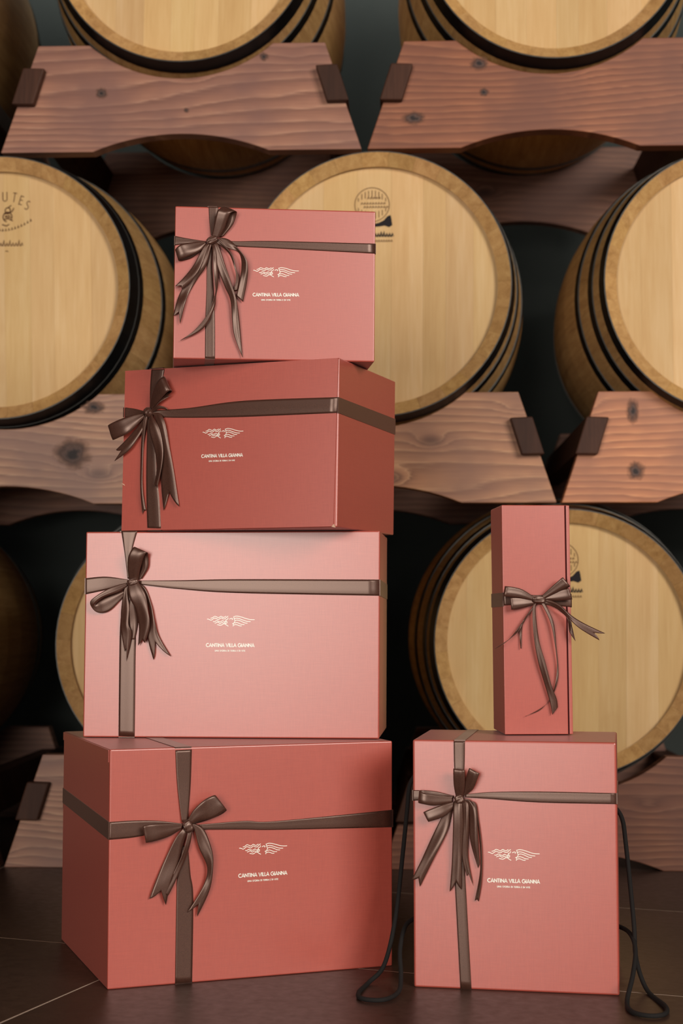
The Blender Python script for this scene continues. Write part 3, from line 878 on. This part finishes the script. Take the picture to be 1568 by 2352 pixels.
  ('tail', '', 0, [[-3.8, 205.8, 7, 2.3, 205.8, 7], [-8.9, 193.8, 9, -3.5, 195.0, 9], [-7.9, 152.0, 12, 0.3, 147.2, 13], [-1.2, 112.5, 11, 9.9, 110.2, 13], [7.9, 80.2, 8, 18.9, 75.5, 10], [16.8, 49.1, 6, 27.0, 55.1, 7], [20.1, 31.0, 6, 29.0, 42.9, 6]]),
  ('loop', '', 0, [[-6.4, 208.2, 8, -5.3, 201.0, 8], [-25.3, 211.8, 13, -21.9, 196.2, 13], [-43.8, 211.7, 16, -41.7, 192.6, 16], [-37.4, 210.6, 6, -35.3, 193.8, 6], [-5.7, 207.0, 4, -4.5, 202.2, 4]]),
  ('loop', '', 0, [[-4.1, 211.2, 9, -5.4, 205.8, 9], [-26.8, 224.3, 16, -28.2, 210.5, 16], [-50.2, 228.6, 20, -53.5, 213.1, 20], [-46.2, 226.2, 9, -47.6, 213.0, 9], [-4.4, 209.4, 4, -4.5, 206.4, 4]]),
  ('loop', '', 0, [[9.5, 213.0, 8, 12.4, 207.6, 8], [27.9, 221.4, 14, 30.2, 206.4, 13], [45.9, 225.5, 18, 50.4, 208.2, 17], [43.8, 221.5, 7, 48.4, 208.2, 7], [12.6, 210.6, 4, 13.7, 207.0, 4]]),
  ('loop', '', 0, [[5.1, 213.0, 9, 9.8, 209.4, 9], [20.2, 227.9, 17, 28.7, 218.9, 16], [35.8, 241.8, 22, 47.0, 228.7, 21], [35.0, 237.0, 10, 44.4, 225.0, 10], [7.7, 211.8, 4, 11.3, 209.4, 4]]),
  ('knot', '', 0, [[-8.7, 213.0, 8, -7.6, 204.6, 8], [10.7, 211.8, 8, 11.7, 202.2, 8]]),
 ],
}
PRINT_AT = {1: [-35.7, 101.8, 38.0, 103.0], 2: [-45.5, 115.8, 27.4, 115.4], 3: [-40.3, 146.0, 38.4, 145.8], 4: [-26.5, 151.0, 51.3, 151.4], 5: [-39.8, 156.6, 36.9, 156.7]}
BOXES = {
 1: dict(x=-0.1065, y=2.4707, z=0.9524, yaw=0.1063, w=0.3203, d=0.2000, h=0.2444, lx=0.0083, ly=0.0002),
 2: dict(x=-0.1845, y=2.4993, z=0.6853, yaw=-0.3599, w=0.3771, d=0.2772, h=0.2658, lx=0.0126, ly=0.0070),
 3: dict(x=-0.1795, y=2.5402, z=0.3512, yaw=-0.0787, w=0.4804, d=0.2289, h=0.3327, lx=0.0059, ly=0.0000),
 4: dict(x=-0.1319, y=2.4203, z=0.0000, yaw=0.3536, w=0.4514, d=0.3763, h=0.3500, lx=0.0014, ly=-0.0006),
 5: dict(x=0.2543, y=2.3323, z=0.0000, yaw=-0.1777, w=0.2992, d=0.2087, h=0.3632, lx=-0.0023, ly=0.0005),
 6: dict(x=0.3046, y=2.4365, z=0.3644, yaw=0.0491, w=0.1058, d=0.1196, h=0.3556, lx=-0.0079, ly=0.0012),
}

# ------------------------------------------------------------------ gift boxes
EMB = [  # emblem strokes: a horse head with a wavy mane on the left, an eagle wing on the right
    [(370, 280), (410, 270), (450, 243), (490, 253), (530, 270), (575, 242), (620, 262), (650, 258), (680, 238)],
    [(300, 298), (330, 300), (380, 320), (420, 295), (450, 278), (490, 290), (530, 305), (580, 274), (620, 292), (660, 290), (690, 262), (725, 237)],
    [(420, 345), (450, 350), (490, 328), (530, 342), (570, 352), (610, 330), (640, 345)],
    [(455, 382), (490, 368), (520, 360), (560, 385), (600, 368), (640, 378)],
    [(505, 405), (540, 415), (580, 420), (625, 395), (660, 395), (690, 415), (730, 438)],
    [(722, 268), (712, 300), (680, 312), (680, 332), (702, 352), (698, 376), (670, 384), (650, 365), (656, 345), (675, 346), (677, 360), (664, 364)],
    [(748, 300), (780, 284), (805, 285), (814, 296), (800, 309)],
    [(830, 243), (845, 290), (860, 340), (836, 380), (825, 441)], [(806, 390), (836, 376)],
    [(830, 255), (870, 240), (920, 240), (1000, 258), (1100, 290), (1180, 305), (1255, 306)],
    [(850, 287), (890, 277), (940, 285), (1020, 315), (1100, 340), (1175, 346)],
    [(862, 327), (900, 317), (950, 325), (1020, 355), (1060, 372), (1112, 377)],
    [(850, 378), (890, 366), (930, 375), (990, 400), (1052, 405)],
    [(838, 418), (870, 404), (910, 412), (950, 428), (997, 431)],
]


def catmull(rows, sub):
    n, out = len(rows), []
    for i in range(n - 1):
        p0, p1, p2, p3 = rows[max(i - 1, 0)], rows[i], rows[i + 1], rows[min(i + 2, n - 1)]
        for k in range(sub):
            t = k / sub
            out.append([0.5 * (2 * b + (c - a) * t + (2 * a - 5 * b + 4 * c - d) * t * t + (3 * b - a - 3 * c + d) * t ** 3) for a, b, c, d in zip(p0, p1, p2, p3)])
    out.append(list(rows[-1]))
    return out


def lerp_row(dense, t):
    f = max(0.0, min(1.0, t)) * (len(dense) - 1)
    i = min(int(f), len(dense) - 2)
    w = f - i
    return [a * (1 - w) + b * w for a, b in zip(dense[i], dense[i + 1])]


def strip_mesh(name, rows, notch, place, crown=0.0, th=0.0004, wave=0.0):
    """satin strip lofted through its two edges; a swallow-tail end when notch > 0"""
    dense = catmull(rows, 8)
    NC = 8
    ph = rows[0][0] * 0.9 + rows[-1][1] * 0.35
    seg = len(dense) - 1
    total = sum(math.dist(((a[0] + a[3]) / 2, (a[1] + a[4]) / 2), ((b[0] + b[3]) / 2, (b[1] + b[4]) / 2)) for a, b in zip(dense[:-1], dense[1:])) or 1.0
    last = rows[-1]
    nd = 0.0
    if notch:
        width = math.dist((last[0], last[1]), (last[3], last[4]))
        nd = min(0.5, max(notch * 30.0, 0.7 * width) / total)
    v, f = [], []
    for layer in (0, 1):
        for i in range(seg + 1):
            for c in range(NC + 1):
                s = c / NC
                t = (i / seg) * (1 - nd * (1 - abs(2 * s - 1)))
                r = lerp_row(dense, t)
                x, z, o = [(r[k] * (1 - s) + r[k + 3] * s) / 1000 for k in range(3)]
                o += crown * math.sin(PI * s) * (0.6 + 0.8 * s) + 0.2 * crown * math.sin(3 * PI * s + 0.9)
                o += wave * math.sin(PI * t) * math.sin(7.0 * t + ph + 1.2 * s)
                v.append(place(x, z, max(o, 0.0004) - layer * th))
    R = NC + 1
    off = (seg + 1) * R
    for i in range(seg):
        for c in range(NC):
            a = i * R + c
            f.append([a, a + 1, a + R + 1, a + R])
            f.append([off + a, off + a + R, off + a + R + 1, off + a + 1])
    n_smooth = len(f)
    for i in range(seg):
        for c in (0, NC):
            a = i * R + c
            f.append([a, a + R, off + a + R, off + a] if c == 0 else [a, off + a, off + a + R, a + R])
    for i in (0, seg):
        for c in range(NC):
            a = i * R + c
            f.append([a, off + a, off + a + 1, a + 1] if i == 0 else [a, a + 1, off + a + 1, off + a])
    me = mesh_py(name, v, f, True)
    for p in me.polygons[n_smooth:]:
        p.use_smooth = False
    return me


def knot_mesh(rows, place):
    (x1, z1, o1, x2, z2, _), (x3, z3, _, x4, z4, _) = [[q / 1000 for q in r] for r in rows]
    a = Vector(((x1 + x2) / 2, (z1 + z2) / 2))
    b = Vector(((x3 + x4) / 2, (z3 + z4) / 2))
    ctr = (a + b) / 2
    ax = (b - a) / 2
    wid = (math.dist((x1, z1), (x2, z2)) + math.dist((x3, z3), (x4, z4))) / 4
    L = max(ax.length, wid * 0.9)
    d = ax.normalized()
    nrm = Vector((-d.y, d.x))
    v, f = [], []
    NU, NV_ = 36, 12
    for i in range(NV_ + 1):
        t = -1 + 2 * i / NV_
        env = (1 - 0.38 * abs(t) ** 4)
        for k in range(NU):
            an = 2 * PI * k / NU
            fold = 1 + 0.09 * math.sin(3 * an + 2.0 * t) + 0.06 * math.cos(9 * an + 1.5 * t)
            p = ctr + d * (t * L) + nrm * (math.copysign(abs(math.cos(an)) ** 0.75, math.cos(an)) * wid * 1.18 * env * fold)
            o = 0.0085 + math.copysign(abs(math.sin(an)) ** 0.75, math.sin(an)) * 0.0062 * env * fold
            v.append(place(p.x, p.y, o))
    for i in range(NV_):
        for k in range(NU):
            q = (k + 1) % NU
            f.append([i * NU + k, i * NU + q, (i + 1) * NU + q, (i + 1) * NU + k])
    f.append(list(range(NU)))
    f.append([NV_ * NU + k for k in range(NU)])
    return mesh_py('knot', v, f, True)


def shear_mesh(me, lx, ly):
    for v in me.vertices:
        v.co.x += lx * v.co.z
        v.co.y += ly * v.co.z
    me.update()
    return me


def make_gift_box(k, label, back_depth=None):
    q = BOXES[k]
    w, d, h, lx, ly = q['w'], q['d'], q['h'], q['lx'], q['ly']
    yaw = q['yaw']
    ctr = Vector((q['x'], q['y'], q['z'])) + Vector((-math.sin(yaw), math.cos(yaw), 0)) * d / 2
    t = thing('gift_box', label, 'box', ctr, yaw)
    place = lambda x, z, o: (x + lx * z, -d / 2 - o + ly * z, z)
    # cardboard body, with separate front panel where the photograph shows the seam
    gap = 0.003 if k in (2, 6) else 0.0
    bm = box_bm(-w / 2, w / 2, -d / 2 + gap, d / 2, 0.0, h, 0.0022 if k != 5 else 0.003, 3)
    body = bm_mesh('body', bm)
    link_obj('body', shear_mesh(body, lx, ly), M_CARD, t)
    if k == 2:
        v, f = prism([(-w / 2 + .001, 0.001), (w / 2 - 0.0052, 0.001), (w / 2 - 0.0012, h - 0.001), (-w / 2 + .001, h - 0.001)], -d / 2 - 0.0002, -d / 2 + 0.0022)
        link_obj('front_panel', shear_mesh(mesh_py('front_panel', v, f), lx, ly), M_CARD, t)
        v, f = prism([(w / 2 - 0.0075, 0.0005), (w / 2 - 0.002, -0.0008), (w / 2 - 0.0042, 0.0045)], -d / 2 - 0.0014, -d / 2 + 0.003)
        o = link_obj('torn_corner', shear_mesh(mesh_py('torn_corner', v, f), lx, ly), M_EDGE, t)
        o['label'] = 'pale raw cardboard corner'
        v, f = prism([(-w / 2 - 0.0006, 0.079), (-w / 2 + 0.004, 0.0775), (-w / 2 + 0.0055, 0.0745), (-w / 2 + 0.002, 0.0768)], -d / 2 - 0.0009, -d / 2 + 0.001)
        o = link_obj('scuff', shear_mesh(mesh_py('scuff', v, f), lx, ly), M_EDGE, t)
        o['label'] = 'pale scuff where the cardboard has torn'
    if k == 6:
        for nm, a, b in (('front_panel', -w / 2, w / 2 - 0.0075), ('side_flap', w / 2 - 0.0052, w / 2)):
            bm = box_bm(a, b, -d / 2 - 0.0004, -d / 2 + 0.0028, 0.0008, h - 0.0008, 0.0008, 2)
            link_obj(nm, shear_mesh(bm_mesh(nm, bm), lx, ly), M_CARD, t)
        bm = box_bm(w / 2 - 0.0090, w / 2 - 0.0015, -d / 2 + 0.0025, -d / 2 + 0.0032, 0.0008, h - 0.0008)  # dark strip added behind the panel gap, colouring in its shadow
        link_obj('seam_shade', shear_mesh(bm_mesh('seam_shade', bm), lx, ly), M_SEAM_SHADE, t)
    if k == 4:
        # tucked lid edge along the top of the left face
        v = [(-w / 2 - .0008, -d / 2 + .004, h - .001), (-w / 2 - .0008, d / 2 - .002, h - .001), (-w / 2 - .0008, d / 2 - .002, h - .014), (-w / 2 - .0008, -d / 2 + .004, h - .019)]
        v += [(x + .0012, y, z) for x, y, z in v]
        link_obj('lid_edge', mesh_py('lid_edge', v, [[0, 1, 2, 3], [7, 6, 5, 4], [0, 4, 5, 1], [1, 5, 6, 2], [2, 6, 7, 3], [3, 7, 4, 0]]), M_CARD, t)
    # ribbon bands on the front, and their continuation around the other faces
    rows = BOW[k]
    ends = {nm: r for kind, nm, nt, r in rows if kind == 'ribbon_band'}
    for nm, r in ends.items():
        link_obj('ribbon_band', strip_mesh('ribbon_band', r, 0, place, 0.0004), M_RIB, t)

    def slab(x0, x1, y0, y1, z0, z1):
        link_obj('ribbon_band', shear_mesh(bm_mesh('ribbon_band', box_bm(x0, x1, y0, y1, z0, z1)), lx, ly), M_RIB, t)

    def side_slab(s, za0, za1, zb0, zb1):
        v = []
        for y, lo, hi in ((-d / 2 - .0008, za0, za1), (d / 2, zb0, zb1)):
            for x in (s * (w / 2 - .001), s * (w / 2 + .0009)):
                v += [(x, y, lo), (x, y, hi)]
        me = mesh_py('ribbon_band', v, [[0, 1, 3, 2], [4, 6, 7, 5], [0, 2, 6, 4], [1, 5, 7, 3], [2, 3, 7, 6], [0, 4, 5, 1]])
        link_obj('ribbon_band', shear_mesh(me, lx, ly), M_RIB, t)

    th = 0.0009
    if k != 6:
        tp, bt, rt, lf = ends['top'][0], ends['bottom'][-1], ends['right'][-1], ends['left'][0]
        slab(tp[0] / 1000 - lx * h, tp[3] / 1000 - lx * h, -d / 2 - th, d / 2 + th, h - .001, h + th)
        slab(bt[0] / 1000, bt[3] / 1000, -d / 2 - th, d / 2 + th, -th * .3, .001)
        slab(min(bt[0], tp[0]) / 1000, max(bt[3], tp[3]) / 1000, d / 2 - .001, d / 2 + th, 0, h)
        zr = (min(rt[1], rt[4]) / 1000, max(rt[1], rt[4]) / 1000)
        zl = (min(lf[1], lf[4]) / 1000, max(lf[1], lf[4]) / 1000)
        back_r = {2: (0.1735, 0.2005)}.get(k, (zr[0] - .004, zr[1] - .004))
        back_l = {4: (0.2295, 0.2550)}.get(k, zl)
        side_slab(1, *zr, *back_r)
        side_slab(-1, *zl, *back_l)
        slab(-w / 2, w / 2, d / 2 - .001, d / 2 + th, (back_r[0] + back_l[0]) / 2, (back_r[1] + back_l[1]) / 2)
    else:
        side_slab(-1, 0.1975, 0.2190, 0.1965, 0.2185)
        side_slab(1, 0.1960, 0.2175, 0.1960, 0.2180)
        slab(-w / 2, w / 2, d / 2 - .001, d / 2 + th, 0.196, 0.218)
    # the bow and its knot, loops and tails
    first = [r for kind, nm, nt, r in rows if kind == 'knot'][0]
    bow = link_obj('bow', bpy.data.meshes.new('bow_core'), M_RIB, t)
    core = knot_mesh([[x * 1.0 for x in r] for r in first], lambda x, z, o: place(x, z, o * 0.55))
    bow.data = core
    core.materials.append(M_RIB)
    bow.name = 'bow'
    link_obj('knot', knot_mesh(first, place), M_RIB, bow)
    for kind, nm, notch, r in rows:
        if kind == 'tail':
            kc = [sum(q[i] + q[i + 3] for q in first) / 4 for i in (0, 1)]
            r0 = r[0]
            mid = [(r0[0] + r0[3]) / 2, (r0[1] + r0[4]) / 2]
            if math.dist(kc, mid) > 4.0:        # start the tail inside the knot
                bx_, bz = [0.8 * a_ + 0.2 * b_ for a_, b_ in zip(kc, mid)]
                hx, hz = (r0[3] - r0[0]) * 0.3, (r0[4] - r0[1]) * 0.3
                r = [[bx_ - hx, bz - hz, 5.5, bx_ + hx, bz + hz, 5.5]] + r
            link_obj('tail', strip_mesh('tail', r, notch, place, 0.0011, 0.0004, 0.0024), M_RIB, bow)
        elif kind == 'loop':
            link_obj('loop', strip_mesh('loop', r, 0, place, 0.0012), M_RIB, bow)
    # foil printing
    if k in PRINT_AT:
        x0, z0, x1, z1 = [q_ / 1000 for q_ in PRINT_AT[k]]
        x0, x1 = x0 , x1
        wd = math.dist((x0, z0), (x1, z1))
        an = math.atan2(z1 - z0, x1 - x0)
        cx, cz = (x0 + x1) / 2, (z0 + z1) / 2
        s = wd / 970.0

        def put(strokes):
            return [[(cx + x * math.cos(an) - z * math.sin(an), cz + x * math.sin(an) + z * math.cos(an)) for x, z in st] for st in strokes]

        def add(nm, strokes, sw):
            v, f = [], []
            for st in put(strokes):
                stroke_faces(st, sw, v, f, 0.0)
            v = [place(x, z, 0.00055) for x, y, z in v]
            link_obj(nm, mesh_py(nm, v, f), M_PRINT, t)

        add('emblem', [[((x - 770) * s, (850 - y) * s) for x, y in (catmull(st, 4) if len(st) > 2 else st)] for st in EMB], 12.5 * s)
        add('lettering', word_strokes('CANTINA VILLA GIANNA', wd, 72 * s, 0.06), 14 * s)
        small = word_strokes('UNA STORIA DI TERRA E DI VITE', wd * 0.63, 31 * s, 0.16)
        add('small_lettering', [[(x, z - 90 * s) for x, z in st] for st in small], 7.5 * s)
    return t


M_SEAM_SHADE = mat_plain('dark_seam_shade', lin(70, 22, 24), 0.8, 0.2)
make_gift_box(1, 'smallest coral gift box, topmost of the tall stack, with long ribbon tails')
make_gift_box(2, 'coral gift box showing its darker right side, second from top of the tall stack')
make_gift_box(3, 'wide flat facing coral gift box, third from the top of the tall stack')
make_gift_box(4, 'largest coral gift box standing on the floor at the bottom of the tall stack')
tall = make_gift_box(5, 'upright coral gift box on the floor with black cord handles at both sides')
make_gift_box(6, 'slim upright coral bottle box standing on top of the box with cord handles')

inv = (Matrix.Translation(tall.location) @ Matrix.Rotation(tall.rotation_euler.z, 4, 'Z')).inverted()
CORDS = [
    [(0.118, 2.432, 0.309), (0.105, 2.426, 0.290), (0.100, 2.421, 0.250), (0.093, 2.409, 0.188), (0.081, 2.397, 0.092), (0.064, 2.385, 0.027), (0.041, 2.373, 0.004), (0.025, 2.31, 0.004), (0.029, 2.274, 0.004), (0.059, 2.266, 0.004), (0.082, 2.304, 0.006), (0.087, 2.336, 0.022), (0.087, 2.368, 0.053), (0.097, 2.40, 0.082), (0.118, 2.432, 0.089)],
    [(0.414, 2.432, 0.260), (0.428, 2.422, 0.240), (0.431, 2.404, 0.199), (0.436, 2.376, 0.093), (0.434, 2.348, 0.043), (0.444, 2.32, 0.005), (0.452, 2.23, 0.004), (0.442, 2.187, 0.004), (0.419, 2.178, 0.004), (0.400, 2.201, 0.004), (0.403, 2.254, 0.005), (0.420, 2.299, 0.032), (0.432, 2.343, 0.059), (0.430, 2.388, 0.075), (0.410, 2.432, 0.079)],
]
for pts in CORDS:
    me = tube('cord_handle', [inv @ Vector(p) for p in pts], 0.0034)
    o = link_obj('cord_handle', me, M_CORD, tall)
    o['label'] = 'black cord handle'
